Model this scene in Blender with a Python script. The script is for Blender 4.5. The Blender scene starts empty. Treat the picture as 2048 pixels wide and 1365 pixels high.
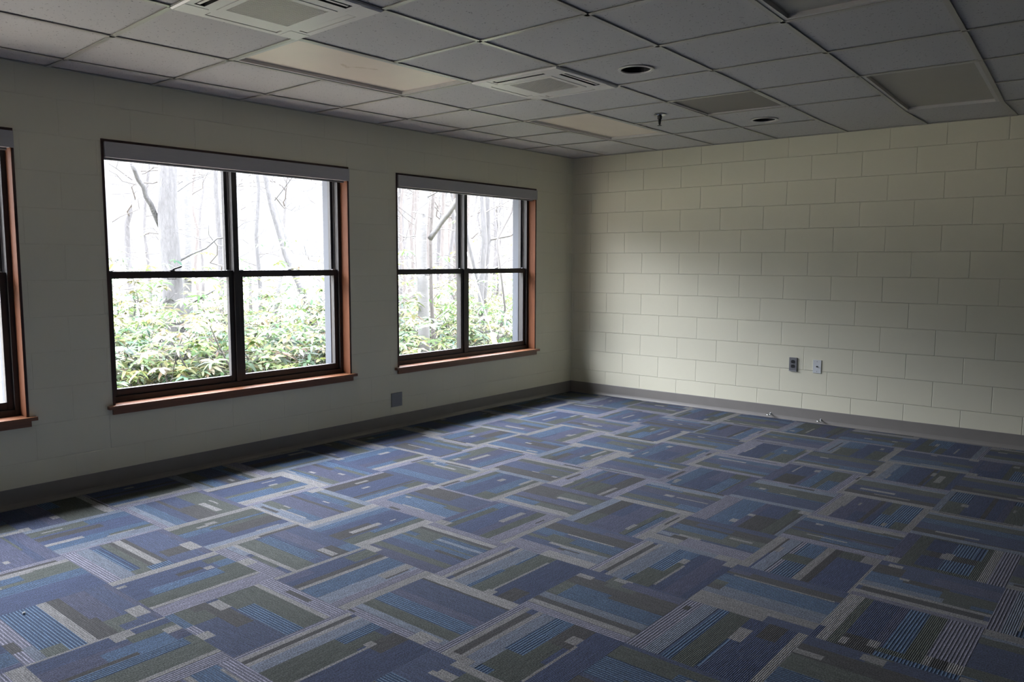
import bpy, bmesh, math, random
from mathutils import Vector, Matrix

SC = bpy.context.scene
COL = SC.collection

# ------------------------------------------------------------------ camera
F_PX = 1579.36                       # focal length in pixels of a 2048 px wide frame
YAW, PITCH, ROLL = 0.693914, -0.101199, 0.003484
CAM = Vector((-6.83654, -4.86699, 1.38495))
FW = Vector((math.cos(YAW)*math.cos(PITCH), math.sin(YAW)*math.cos(PITCH), math.sin(PITCH)))
_rt = Vector((math.sin(YAW), -math.cos(YAW), 0.0))
_up = _rt.cross(FW)
RT = _rt*math.cos(ROLL) + _up*math.sin(ROLL)
UP = -_rt*math.sin(ROLL) + _up*math.cos(ROLL)
cd = bpy.data.cameras.new('camera'); cam = bpy.data.objects.new('camera', cd); COL.objects.link(cam)
cd.sensor_width = 36.0; cd.lens = F_PX*36.0/2048.0; cd.clip_start = 0.05; cd.clip_end = 300
m = Matrix((RT, UP, -FW)).transposed().to_4x4(); m.translation = CAM
cam.matrix_world = m
SC.camera = cam

# ------------------------------------------------------------------ daylight: an overcast sky
EXPOSURE = 0.1
SKY_LOW, SKY_HIGH, SKY_ZENITH = 1.2, 31.0, 62.0      # hazy band over the woods, bright cloud above it, zenith
w = bpy.data.worlds.new('overcast_sky'); SC.world = w; w.use_nodes = True
nt = w.node_tree; nt.nodes.clear()
tc = nt.nodes.new('ShaderNodeTexCoord'); sep = nt.nodes.new('ShaderNodeSeparateXYZ')
m1 = nt.nodes.new('ShaderNodeMapRange'); m1.interpolation_type = 'SMOOTHSTEP'
for k, v in ((1, 0.08), (2, 0.46), (3, SKY_LOW), (4, SKY_HIGH)): m1.inputs[k].default_value = v
m2 = nt.nodes.new('ShaderNodeMapRange')
for k, v in ((1, 0.46), (2, 1.0), (3, 0.0), (4, SKY_ZENITH-SKY_HIGH)): m2.inputs[k].default_value = v
sm = nt.nodes.new('ShaderNodeMath'); sm.operation = 'ADD'
bg = nt.nodes.new('ShaderNodeBackground'); bg.inputs[0].default_value = (0.935, 0.96, 1.07, 1)
wo = nt.nodes.new('ShaderNodeOutputWorld')
nt.links.new(tc.outputs['Generated'], sep.inputs[0])
nt.links.new(sep.outputs[2], m1.inputs[0]); nt.links.new(sep.outputs[2], m2.inputs[0])
nt.links.new(m1.outputs[0], sm.inputs[0]); nt.links.new(m2.outputs[0], sm.inputs[1])
nt.links.new(sm.outputs[0], bg.inputs[1]); nt.links.new(bg.outputs[0], wo.inputs[0])

SC.view_settings.view_transform = 'Standard'; SC.view_settings.look = 'None'
SC.view_settings.gamma = 1.0; SC.view_settings.exposure = EXPOSURE
SC.view_settings.use_curve_mapping = False
cy = SC.cycles
cy.max_bounces = 14; cy.diffuse_bounces = 8; cy.glossy_bounces = 4; cy.transmission_bounces = 4
cy.transparent_max_bounces = 16; cy.sample_clamp_indirect = 6.0
cy.use_denoising = True
cy.caustics_reflective = False; cy.caustics_refractive = False

# room dimensions (metres): corner of the two walls in view at the origin
ZC = 2.4446                          # ceiling
X_BACK, Y_RIGHT = -12.5, -10.5
WALL_T = 0.27
WIN = [(-7.03, -5.215), (-4.757, -2.943), (-2.462, -0.620)]   # opening x ranges
WZ0, WZ1 = 0.505, 2.09

# sky portals in the three openings (they only tell the sampler where the sky is)
for i, (a, b) in enumerate(WIN):
    ld = bpy.data.lights.new('sky_portal', 'AREA'); ld.shape = 'RECTANGLE'; ld.size = b-a; ld.size_y = WZ1-WZ0
    ld.cycles.is_portal = True
    lo = bpy.data.objects.new('sky_portal', ld); COL.objects.link(lo)
    lo.location = ((a+b)/2, WALL_T+0.02, (WZ0+WZ1)/2); lo.rotation_euler = (math.radians(-90), 0, 0)

# ------------------------------------------------------------------ helpers
def link(o, parent=None):
    COL.objects.link(o)
    if parent is not None: o.parent = parent
    return o

class MB:
    """collects shapes and links them as ONE mesh object"""
    def __init__(s): s.v = []; s.f = []
    def add(s, vs, fs):
        n = len(s.v); s.v += [tuple(x) for x in vs]; s.f += [tuple(i+n for i in q) for q in fs]; return s
    def box(s, x0, x1, y0, y1, z0, z1):
        if x0 > x1: x0, x1 = x1, x0
        if y0 > y1: y0, y1 = y1, y0
        if z0 > z1: z0, z1 = z1, z0
        return s.add([(x0,y0,z0),(x1,y0,z0),(x1,y1,z0),(x0,y1,z0),(x0,y0,z1),(x1,y0,z1),(x1,y1,z1),(x0,y1,z1)],
                     [(3,2,1,0),(4,5,6,7),(0,1,5,4),(1,2,6,5),(2,3,7,6),(3,0,4,7)])
    def prism(s, poly, fn0, fn1):
        n = len(poly); a = [fn0(*q) for q in poly]; b = [fn1(*q) for q in poly]
        fs = [tuple(range(n))[::-1], tuple(range(n, 2*n))] + [(i, (i+1) % n, n+(i+1) % n, n+i) for i in range(n)]
        return s.add(a+b, fs)
    def tube(s, pts, rad, n=8, cap=True):
        pts = [Vector(p) for p in pts]; k = len(pts)
        rad = [rad]*k if not hasattr(rad, '__len__') else rad
        vs = []; ref = None
        for i, p in enumerate(pts):
            d = (pts[min(i+1, k-1)]-pts[max(i-1, 0)]).normalized()
            if ref is None: ref = Vector((1, 0, 0)) if abs(d.x) < 0.8 else Vector((0, 1, 0))
            u = (ref - d*ref.dot(d)).normalized(); ref = u; q = d.cross(u)
            for j in range(n):
                a = 2*math.pi*j/n; vs.append(p + (u*math.cos(a)+q*math.sin(a))*rad[i])
        fs = [(i*n+j, i*n+(j+1) % n, (i+1)*n+(j+1) % n, (i+1)*n+j) for i in range(k-1) for j in range(n)]
        if cap: fs += [tuple(range(n))[::-1], tuple(range((k-1)*n, k*n))]
        return s.add(vs, fs)
    def lathe(s, prof, n=32, at=(0, 0, 0), cap=True):
        vs = []; k = len(prof)
        for r, z in prof:
            for j in range(n):
                a = 2*math.pi*j/n; vs.append((at[0]+r*math.cos(a), at[1]+r*math.sin(a), at[2]+z))
        fs = [(i*n+j, i*n+(j+1) % n, (i+1)*n+(j+1) % n, (i+1)*n+j) for i in range(k-1) for j in range(n)]
        if cap: fs += [tuple(range(n))[::-1], tuple(range((k-1)*n, k*n))]
        return s.add(vs, fs)
    def build(s, name, mat, parent=None, smooth=False, bevel=0.0, loc=None, fix=True):
        me = bpy.data.meshes.new(name); me.from_pydata(s.v, [], s.f); me.materials.append(mat)
        if fix:
            bm = bmesh.new(); bm.from_mesh(me); bmesh.ops.recalc_face_normals(bm, faces=bm.faces); bm.to_mesh(me); bm.free()
        if smooth:
            for p in me.polygons: p.use_smooth = True
        o = link(bpy.data.objects.new(name, me), parent)
        if loc is not None: o.location = loc
        if bevel > 0:
            b = o.modifiers.new('bevel', 'BEVEL'); b.width = bevel; b.segments = 2; b.limit_method = 'ANGLE'
        return o

def tag(o, label=None, cat=None, group=None, kind=None):
    if label: o['label'] = label
    if cat: o['category'] = cat
    if group: o['group'] = group
    if kind: o['kind'] = kind
    return o

def thing(name, loc, label, cat, group=None, rz=0.0):
    o = bpy.data.objects.new(name, None); o.empty_display_size = 0.05; link(o)
    o.location = loc; o.rotation_euler = (0, 0, rz)
    return tag(o, label, cat, group)

def copy_tree(o, parent=None):
    c = o.copy(); COL.objects.link(c)
    if parent is not None: c.parent = parent
    for ch in [k for k in bpy.data.objects if k.parent == o]: copy_tree(ch, c)
    return c

def at(px, py, d):
    """the point d metres deep along the view ray of a pixel (2048x1365 frame)"""
    return CAM + (FW + RT*((px-1024)/F_PX) + UP*((682.5-py)/F_PX))*d

# ------------------------------------------------------------------ materials
def mat(name, col, rough=0.6, metal=0.0, spec=0.5, noise=0.0, nscale=30.0, bump=0.0, bscale=200.0, stretch=(1, 1, 1)):
    M = bpy.data.materials.new(name); M.use_nodes = True; t = M.node_tree; b = t.nodes['Principled BSDF']
    b.inputs['Base Color'].default_value = (*col, 1); b.inputs['Roughness'].default_value = rough
    b.inputs['Metallic'].default_value = metal; b.inputs['Specular IOR Level'].default_value = spec
    if noise or bump:
        tcn = t.nodes.new('ShaderNodeTexCoord'); mp = t.nodes.new('ShaderNodeMapping'); mp.inputs['Scale'].default_value = stretch
        t.links.new(tcn.outputs['Object'], mp.inputs[0])
    if noise:
        n = t.nodes.new('ShaderNodeTexNoise'); n.inputs['Scale'].default_value = nscale; n.inputs['Detail'].default_value = 4
        r = t.nodes.new('ShaderNodeMapRange'); r.inputs[3].default_value = 1-noise; r.inputs[4].default_value = 1+noise
        mx = t.nodes.new('ShaderNodeMix'); mx.data_type = 'RGBA'; mx.blend_type = 'MULTIPLY'; mx.inputs[0].default_value = 1
        mx.inputs[6].default_value = (*col, 1)
        t.links.new(mp.outputs[0], n.inputs[0]); t.links.new(n.outputs[0], r.inputs[0]); t.links.new(r.outputs[0], mx.inputs[7])
        t.links.new(mx.outputs[2], b.inputs['Base Color'])
    if bump:
        n2 = t.nodes.new('ShaderNodeTexNoise'); n2.inputs['Scale'].default_value = bscale; n2.inputs['Detail'].default_value = 3
        bp = t.nodes.new('ShaderNodeBump'); bp.inputs['Strength'].default_value = 1.0; bp.inputs['Distance'].default_value = bump
        t.links.new(mp.outputs[0], n2.inputs[0]); t.links.new(n2.outputs[0], bp.inputs['Height']); t.links.new(bp.outputs[0], b.inputs['Normal'])
    return M

BLOCK_COL = (0.755, 0.725, 0.575)
def block_material(name, axis, relief=0.0032, tint=0.97):
    """painted concrete block in running bond; axis 0: courses run along x, 1: along y"""
    M = bpy.data.materials.new(name); M.use_nodes = True; t = M.node_tree; L = t.links.new; b = t.nodes['Principled BSDF']
    g = t.nodes.new('ShaderNodeNewGeometry'); sp = t.nodes.new('ShaderNodeSeparateXYZ'); L(g.outputs['Position'], sp.inputs[0])
    def math_(op, a, bv):
        n = t.nodes.new('ShaderNodeMath'); n.operation = op; L(a, n.inputs[0]); n.inputs[1].default_value = bv; return n.outputs[0]
    if axis == 1: u = math_('SUBTRACT', math_('MULTIPLY', sp.outputs[1], -1.0), 2.1466*0.2032 + 0.2032)
    else: u = math_('ADD', sp.outputs[0], 0.31)
    v = math_('SUBTRACT', sp.outputs[2], 0.24836-0.2032)
    # wobble the joint lines slightly, hand-laid
    nz = t.nodes.new('ShaderNodeTexNoise'); nz.inputs['Scale'].default_value = 3.0; L(g.outputs['Position'], nz.inputs[0])
    wob = math_('MULTIPLY', math_('SUBTRACT', nz.outputs[0], 0.5), 0.004)
    ad = t.nodes.new('ShaderNodeMath'); ad.operation = 'ADD'; L(v, ad.inputs[0]); L(wob, ad.inputs[1])
    cb = t.nodes.new('ShaderNodeCombineXYZ'); L(u, cb.inputs[0]); L(ad.outputs[0], cb.inputs[1])
    br = t.nodes.new('ShaderNodeTexBrick'); L(cb.outputs[0], br.inputs[0])
    br.inputs['Scale'].default_value = 1.0; br.inputs['Brick Width'].default_value = 0.4064; br.inputs['Row Height'].default_value = 0.2032
    br.inputs['Mortar Size'].default_value = 0.0036; br.inputs['Mortar Smooth'].default_value = 0.75
    br.inputs['Color1'].default_value = (1, 1, 1, 1); br.inputs['Color2'].default_value = (0.985, 0.985, 0.985, 1); br.inputs['Mortar'].default_value = (tint, tint, tint, 1)
    n1 = t.nodes.new('ShaderNodeTexNoise'); n1.inputs['Scale'].default_value = 2.2; n1.inputs['Detail'].default_value = 3; L(g.outputs['Position'], n1.inputs[0])
    r1 = t.nodes.new('ShaderNodeMapRange'); r1.inputs[3].default_value = 0.965; r1.inputs[4].default_value = 1.03; L(n1.outputs[0], r1.inputs[0])
    mx = t.nodes.new('ShaderNodeMix'); mx.data_type = 'RGBA'; mx.blend_type = 'MULTIPLY'; mx.inputs[0].default_value = 1
    L(br.outputs[0], mx.inputs[6]); L(r1.outputs[0], mx.inputs[7])
    m2 = t.nodes.new('ShaderNodeMix'); m2.data_type = 'RGBA'; m2.blend_type = 'MULTIPLY'; m2.inputs[0].default_value = 1
    m2.inputs[6].default_value = (*BLOCK_COL, 1); L(mx.outputs[2], m2.inputs[7]); L(m2.outputs[2], b.inputs['Base Color'])
    b.inputs['Roughness'].default_value = 0.55; b.inputs['Specular IOR Level'].default_value = 0.35
    # pitted block face and raked joints
    n2 = t.nodes.new('ShaderNodeTexNoise'); n2.inputs['Scale'].default_value = 130; n2.inputs['Detail'].default_value = 5; L(g.outputs['Position'], n2.inputs[0])
    h1 = math_('MULTIPLY', n2.outputs[0], 0.22)
    h2 = math_('MULTIPLY', br.outputs['Fac'], -1.0)
    hs = t.nodes.new('ShaderNodeMath'); hs.operation = 'ADD'; L(h1, hs.inputs[0]); L(h2, hs.inputs[1])
    bp = t.nodes.new('ShaderNodeBump'); bp.inputs['Strength'].default_value = 0.8; bp.inputs['Distance'].default_value = relief
    L(hs.outputs[0], bp.inputs['Height']); L(bp.outputs[0], b.inputs['Normal'])
    return M

def tile_material():
    M = bpy.data.materials.new('mineral_fibre_tile'); M.use_nodes = True; t = M.node_tree; L = t.links.new; b = t.nodes['Principled BSDF']
    g = t.nodes.new('ShaderNodeNewGeometry')
    vo = t.nodes.new('ShaderNodeTexVoronoi'); vo.inputs['Scale'].default_value = 75; L(g.outputs['Position'], vo.inputs[0])
    n = t.nodes.new('ShaderNodeTexNoise'); n.inputs['Scale'].default_value = 40; n.inputs['Detail'].default_value = 2; L(g.outputs['Position'], n.inputs[0])
    th = t.nodes.new('ShaderNodeMapRange'); th.inputs[1].default_value = 0.42; th.inputs[2].default_value = 0.68; th.inputs[3].default_value = 0.0; th.inputs[4].default_value = 0.34
    L(n.outputs[0], th.inputs[0])
    cmpn = t.nodes.new('ShaderNodeMath'); cmpn.operation = 'LESS_THAN'; L(vo.outputs['Distance'], cmpn.inputs[0]); L(th.outputs[0], cmpn.inputs[1])
    mx = t.nodes.new('ShaderNodeMix'); mx.data_type = 'RGBA'; L(cmpn.outputs[0], mx.inputs[0])
    mx.inputs[6].default_value = (0.59, 0.572, 0.552, 1); mx.inputs[7].default_value = (0.30, 0.29, 0.28, 1)
    L(mx.outputs[2], b.inputs['Base Color']); b.inputs['Roughness'].default_value = 0.85; b.inputs['Specular IOR Level'].default_value = 0.2
    iv = t.nodes.new('ShaderNodeMath'); iv.operation = 'MULTIPLY'; L(cmpn.outputs[0], iv.inputs[0]); iv.inputs[1].default_value = -1
    bp = t.nodes.new('ShaderNodeBump'); bp.inputs['Distance'].default_value = 0.0015; bp.inputs['Strength'].default_value = 0.6
    L(iv.outputs[0], bp.inputs['Height']); L(bp.outputs[0], b.inputs['Normal'])
    return M

def carpet_material():
    M = bpy.data.materials.new('carpet'); M.use_nodes = True; t = M.node_tree; L = t.links.new; b = t.nodes['Principled BSDF']
    A = t.nodes.new('ShaderNodeAttribute'); A.attribute_name = 'pile'
    R = t.nodes.new('ShaderNodeAttribute'); R.attribute_name = 'rib'
    uv = t.nodes.new('ShaderNodeUVMap'); uv.uv_map = 'across'
    sp = t.nodes.new('ShaderNodeSeparateXYZ'); L(uv.outputs[0], sp.inputs[0])
    def mth(op, a, bb=None, val=None):
        n = t.nodes.new('ShaderNodeMath'); n.operation = op; L(a, n.inputs[0])
        if bb is not None: L(bb, n.inputs[1])
        if val is not None: n.inputs[1].default_value = val
        return n.outputs[0]
    # the alpha of 'rib' carries the number of ribs per metre / 200
    ph = mth('MULTIPLY', mth('MULTIPLY', sp.outputs[0], R.outputs['Alpha']), val=2*math.pi*200)
    sn = mth('SINE', ph)
    st = t.nodes.new('ShaderNodeMapRange'); st.interpolation_type = 'SMOOTHSTEP'
    st.inputs[1].default_value = 0.25; st.inputs[2].default_value = 0.75; L(sn, st.inputs[0])
    g = t.nodes.new('ShaderNodeNewGeometry')
    n1 = t.nodes.new('ShaderNodeTexNoise'); n1.inputs['Scale'].default_value = 190; n1.inputs['Detail'].default_value = 3; L(g.outputs['Position'], n1.inputs[0])
    r1 = t.nodes.new('ShaderNodeMapRange'); r1.inputs[1].default_value = 0.3; r1.inputs[2].default_value = 0.7; r1.inputs[3].default_value = 0.3; r1.inputs[4].default_value = 1.7; L(n1.outputs[0], r1.inputs[0])
    # heather streaks along the pile rows
    cb = t.nodes.new('ShaderNodeCombineXYZ'); L(mth('MULTIPLY', sp.outputs[0], val=190.0), cb.inputs[0]); L(mth('MULTIPLY', sp.outputs[1], val=14.0), cb.inputs[1])
    n2 = t.nodes.new('ShaderNodeTexNoise'); n2.inputs['Scale'].default_value = 1.0; n2.inputs['Detail'].default_value = 2; L(cb.outputs[0], n2.inputs[0])
    r2 = t.nodes.new('ShaderNodeMapRange'); r2.inputs[1].default_value = 0.3; r2.inputs[2].default_value = 0.7; r2.inputs[3].default_value = 0.72; r2.inputs[4].default_value = 1.28; L(n2.outputs[0], r2.inputs[0])
    mx = t.nodes.new('ShaderNodeMix'); mx.data_type = 'RGBA'; L(st.outputs[0], mx.inputs[0]); L(A.outputs['Color'], mx.inputs[6]); L(R.outputs['Color'], mx.inputs[7])
    ml = t.nodes.new('ShaderNodeMix'); ml.data_type = 'RGBA'; ml.blend_type = 'MULTIPLY'; ml.inputs[0].default_value = 1; L(mx.outputs[2], ml.inputs[6])
    L(mth('MULTIPLY', r1.outputs[0], r2.outputs[0]), ml.inputs[7]); L(ml.outputs[2], b.inputs['Base Color'])
    b.inputs['Roughness'].default_value = 0.95; b.inputs['Specular IOR Level'].default_value = 0.12
    b.inputs['Sheen Weight'].default_value = 0.06; b.inputs['Sheen Roughness'].default_value = 0.6
    hs = mth('ADD', mth('MULTIPLY', sn, val=0.35), n1.outputs[0])
    bp = t.nodes.new('ShaderNodeBump'); bp.inputs['Distance'].default_value = 0.0022; bp.inputs['Strength'].default_value = 0.8
    L(hs, bp.inputs['Height']); L(bp.outputs[0], b.inputs['Normal'])
    return M

def glass_material():
    M = bpy.data.materials.new('window_glass'); M.use_nodes = True; t = M.node_tree; t.nodes.clear(); L = t.links.new
    tr = t.nodes.new('ShaderNodeBsdfTransparent'); tr.inputs[0].default_value = (0.96, 0.97, 0.965, 1)
    gl = t.nodes.new('ShaderNodeBsdfGlossy'); gl.inputs['Roughness'].default_value = 0.0
    fr = t.nodes.new('ShaderNodeFresnel'); fr.inputs[0].default_value = 1.45
    mx = t.nodes.new('ShaderNodeMixShader'); o = t.nodes.new('ShaderNodeOutputMaterial')
    g = t.nodes.new('ShaderNodeNewGeometry'); iv = t.nodes.new('ShaderNodeMath'); iv.operation = 'SUBTRACT'; iv.inputs[0].default_value = 1
    L(g.outputs['Backfacing'], iv.inputs[1]); ml = t.nodes.new('ShaderNodeMath'); ml.operation = 'MULTIPLY'
    L(fr.outputs[0], ml.inputs[0]); L(iv.outputs[0], ml.inputs[1])       # reflect on the near face of the pane only
    L(ml.outputs[0], mx.inputs[0]); L(tr.outputs[0], mx.inputs[1]); L(gl.outputs[0], mx.inputs[2]); L(mx.outputs[0], o.inputs[0])
    return M

def leaf_material():
    M = bpy.data.materials.new('rhododendron_leaf'); M.use_nodes = True; t = M.node_tree; t.nodes.clear(); L = t.links.new
    A = t.nodes.new('ShaderNodeAttribute'); A.attribute_name = 'tint'
    d = t.nodes.new('ShaderNodeBsdfDiffuse'); tr = t.nodes.new('ShaderNodeBsdfTranslucent'); mx = t.nodes.new('ShaderNodeMixShader')
    gl = t.nodes.new('ShaderNodeBsdfGlossy'); gl.inputs['Roughness'].default_value = 0.35
    m2 = t.nodes.new('ShaderNodeMixShader'); m2.inputs[0].default_value = 0.015
    o = t.nodes.new('ShaderNodeOutputMaterial'); mx.inputs[0].default_value = 0.3
    L(A.outputs['Color'], d.inputs[0]); L(A.outputs['Color'], tr.inputs[0]); L(d.outputs[0], mx.inputs[1]); L(tr.outputs[0], mx.inputs[2])
    L(mx.outputs[0], m2.inputs[1]); L(gl.outputs[0], m2.inputs[2]); L(m2.outputs[0], o.inputs[0])
    return M

BLK_X = block_material('painted_block_window_wall', 0, 0.0016, 0.985)
BLK_Y = block_material('painted_block_far_wall', 1, 0.0050, 0.955)
TILE = tile_material(); CARPET = carpet_material(); GLASS = glass_material(); LEAF = leaf_material()
GRID = mat('ceiling_grid_paint', (0.43, 0.41, 0.36), 0.33, spec=0.9)
VINYL = mat('vinyl_cove_base', (0.215, 0.2, 0.185), 0.45, noise=0.08, nscale=8)
WOOD = mat('stained_wood', (0.19, 0.078, 0.038), 0.34, noise=0.35, nscale=6, stretch=(1.5, 14, 14))
WOOD_JAMB = mat('stained_jamb_wood', (0.118, 0.042, 0.018), 0.6, spec=0.15, noise=0.3, nscale=5, stretch=(14, 14, 1.5))
WOOD_EDGE = mat('dark_wood_edge', (0.045, 0.02, 0.015), 0.5)
BRONZE = mat('dark_bronze_frame', (0.028, 0.025, 0.024), 0.5)
TRACK = mat('pale_sash_track', (0.55, 0.55, 0.56), 0.4)
EXT_TRIM = mat('grey_exterior_trim', (0.062, 0.070, 0.086), 0.6)
VALANCE = mat('grey_shade_fabric', (0.44, 0.43, 0.435), 0.9, noise=0.1, nscale=40, stretch=(0.3, 1, 12))
STEEL = mat('brushed_steel', (0.55, 0.55, 0.56), 0.35, metal=0.8)
CHROME = mat('chrome', (0.75, 0.75, 0.76), 0.15, metal=1.0)
DARKMETAL = mat('dark_metal', (0.05, 0.047, 0.045), 0.45, metal=0.4)
PLATE_GREY = mat('grey_plate', (0.2, 0.2, 0.21), 0.4, metal=0.3)
PLATE_WHITE = mat('white_plate', (0.66, 0.68, 0.69), 0.4)
BLACK = mat('black_plastic', (0.012, 0.012, 0.013), 0.45)
DARKHOLE = mat('black_can_interior', (0.01, 0.009, 0.009), 0.8)
FIX_WHITE = mat('white_enamel', (0.62, 0.6, 0.57), 0.4)
AC_WHITE = mat('air_unit_plastic', (0.80, 0.765, 0.715), 0.4, spec=0.7)
AC_DARK = mat('air_unit_slot', (0.02, 0.02, 0.02), 0.7)
GRILLE_BACK = mat('grille_filter', (0.045, 0.043, 0.042), 0.8)
def lens_material(name, col, rough):
    M = mat(name, col, rough, noise=0.05, nscale=5, spec=0.9)
    return M
LENS = lens_material('aged_acrylic_lens', (0.90, 0.77, 0.64), 0.42)
LENS_DARK = lens_material('brown_grey_lens', (0.17, 0.15, 0.13), 0.5)
LENS_OLD = lens_material('dull_acrylic_lens', (0.40, 0.375, 0.32), 0.5)
STAIN = mat('water_stain', (0.76, 0.63, 0.49), 0.45)
BARK = mat('grey_bark', (0.050, 0.048, 0.048), 0.9, noise=0.5, nscale=9, bump=0.01, bscale=25, stretch=(4, 4, 0.7))
BARK_PALE = mat('pale_bark', (0.078, 0.076, 0.075), 0.9, noise=0.28, nscale=7, bump=0.004, bscale=30, stretch=(1, 1, 3))
BARK_BROWN = mat('brown_bark', (0.058, 0.051, 0.047), 0.9, noise=0.4, nscale=9, bump=0.01, bscale=25, stretch=(3, 3, 0.8))
TWIG = mat('dry_twig', (0.055, 0.051, 0.049), 0.9)
LITTER = mat('leaf_litter', (0.18, 0.16, 0.13), 0.95, noise=0.4, nscale=14)
EXT_WALL = mat('outside_wall', (0.4, 0.36, 0.32), 0.8)
YELLOW = mat('yellow_plastic', (0.85, 0.75, 0.12), 0.5)
CRUMB = mat('white_crumb', (0.75, 0.75, 0.72), 0.8)

# ------------------------------------------------------------------ room shell
def wall_with_openings(name, mt):
    xs = sorted([X_BACK-0.0, 0.0] + [v for ab in WIN for v in ab]); zs = [-0.05, WZ0, WZ1, ZC+0.3]
    def solid(i, k):
        if i < 0 or k < 0 or i >= len(xs)-1 or k >= len(zs)-1: return False
        xm = (xs[i]+xs[i+1])/2
        return not (k == 1 and any(a < xm < b for a, b in WIN))
    b = MB(); idx = {}
    def v(x, y, z):
        kk = (round(x, 4), round(y, 4), round(z, 4))
        if kk not in idx: idx[kk] = len(b.v); b.v.append(kk)
        return idx[kk]
    for i in range(len(xs)-1):
        for k in range(len(zs)-1):
            if not solid(i, k): continue
            x0, x1, z0, z1 = xs[i], xs[i+1], zs[k], zs[k+1]; y0, y1 = 0.0, WALL_T
            b.f.append((v(x0,y0,z0), v(x1,y0,z0), v(x1,y0,z1), v(x0,y0,z1)))
            b.f.append((v(x1,y1,z0), v(x0,y1,z0), v(x0,y1,z1), v(x1,y1,z1)))
            if not solid(i-1, k): b.f.append((v(x0,y1,z0), v(x0,y0,z0), v(x0,y0,z1), v(x0,y1,z1)))
            if not solid(i+1, k): b.f.append((v(x1,y0,z0), v(x1,y1,z0), v(x1,y1,z1), v(x1,y0,z1)))
            if not solid(i, k-1): b.f.append((v(x0,y1,z0), v(x1,y1,z0), v(x1,y0,z0), v(x0,y0,z0)))
            if not solid(i, k+1): b.f.append((v(x0,y0,z1), v(x1,y0,z1), v(x1,y1,z1), v(x0,y1,z1)))
    return tag(b.build(name, mt), 'cream painted concrete block wall with three wood-trimmed windows', None, None, 'structure')
wall_with_openings('wall_left', BLK_X)
tag(MB().box(0.0, 0.25, Y_RIGHT, WALL_T, -0.05, ZC+0.3).build('wall_far', BLK_Y), 'cream painted concrete block wall with outlet and cable plate', kind='structure')
tag(MB().box(X_BACK, 0.0, Y_RIGHT-0.2, Y_RIGHT, -0.05, ZC+0.3).build('wall_right', BLK_X), kind='structure')
tag(MB().box(X_BACK-0.2, X_BACK, Y_RIGHT-0.2, WALL_T, -0.05, ZC+0.3).build('wall_near', BLK_Y), kind='structure')

# vinyl cove base: flat face with a flared toe
def cove(name, p0, p1, nrm):
    prof = [(0.0, 0.0), (0.016, 0.0), (0.0145, 0.006), (0.009, 0.016), (0.006, 0.03), (0.005, 0.111), (0.0035, 0.1143), (0.0, 0.1143)]
    p0, p1, nrm = Vector(p0), Vector(p1), Vector(nrm); b = MB()
    b.prism(prof, lambda d, z: p0+nrm*d+Vector((0, 0, z)), lambda d, z: p1+nrm*d+Vector((0, 0, z)))
    return tag(b.build(name, VINYL), kind='structure')
cove('baseboard_left', (X_BACK, 0, 0), (0, 0, 0), (0, -1, 0))
cove('baseboard_far', (0, Y_RIGHT, 0), (0, 0, 0), (-1, 0, 0))
cove('baseboard_right', (X_BACK, Y_RIGHT, 0), (0, Y_RIGHT, 0), (0, 1, 0))

# ------------------------------------------------------------------ carpet tiles
PAL = {  # pile colour, rib colour, ribs per metre
    'N': ((0.026, 0.037, 0.080), (0.056, 0.072, 0.122), 150),    # navy heather
    'V': ((0.037, 0.042, 0.078), (0.076, 0.083, 0.130), 150),    # violet heather
    'B': ((0.014, 0.033, 0.075), (0.095, 0.150, 0.225), 85),      # dark blue with light ribs
    'C': ((0.032, 0.060, 0.110), (0.068, 0.108, 0.170), 120),     # mid blue
    'O': ((0.048, 0.056, 0.050), (0.070, 0.078, 0.068), 150),    # olive grey
    'D': ((0.036, 0.036, 0.038), (0.054, 0.052, 0.052), 150),    # dark brown grey
    'L': ((0.150, 0.147, 0.147), (0.205, 0.20, 0.198), 150),     # light grey
    'R': ((0.075, 0.078, 0.105), (0.215, 0.208, 0.265), 85),     # lavender ribs
    'P': ((0.092, 0.110, 0.145), (0.150, 0.168, 0.208), 130),    # pale blue
    'K': ((0.012, 0.022, 0.055), (0.035, 0.065, 0.12), 70),      # near black blue
}
TS, TT = 40, 25          # cells across / along one 0.49 m tile
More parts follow.
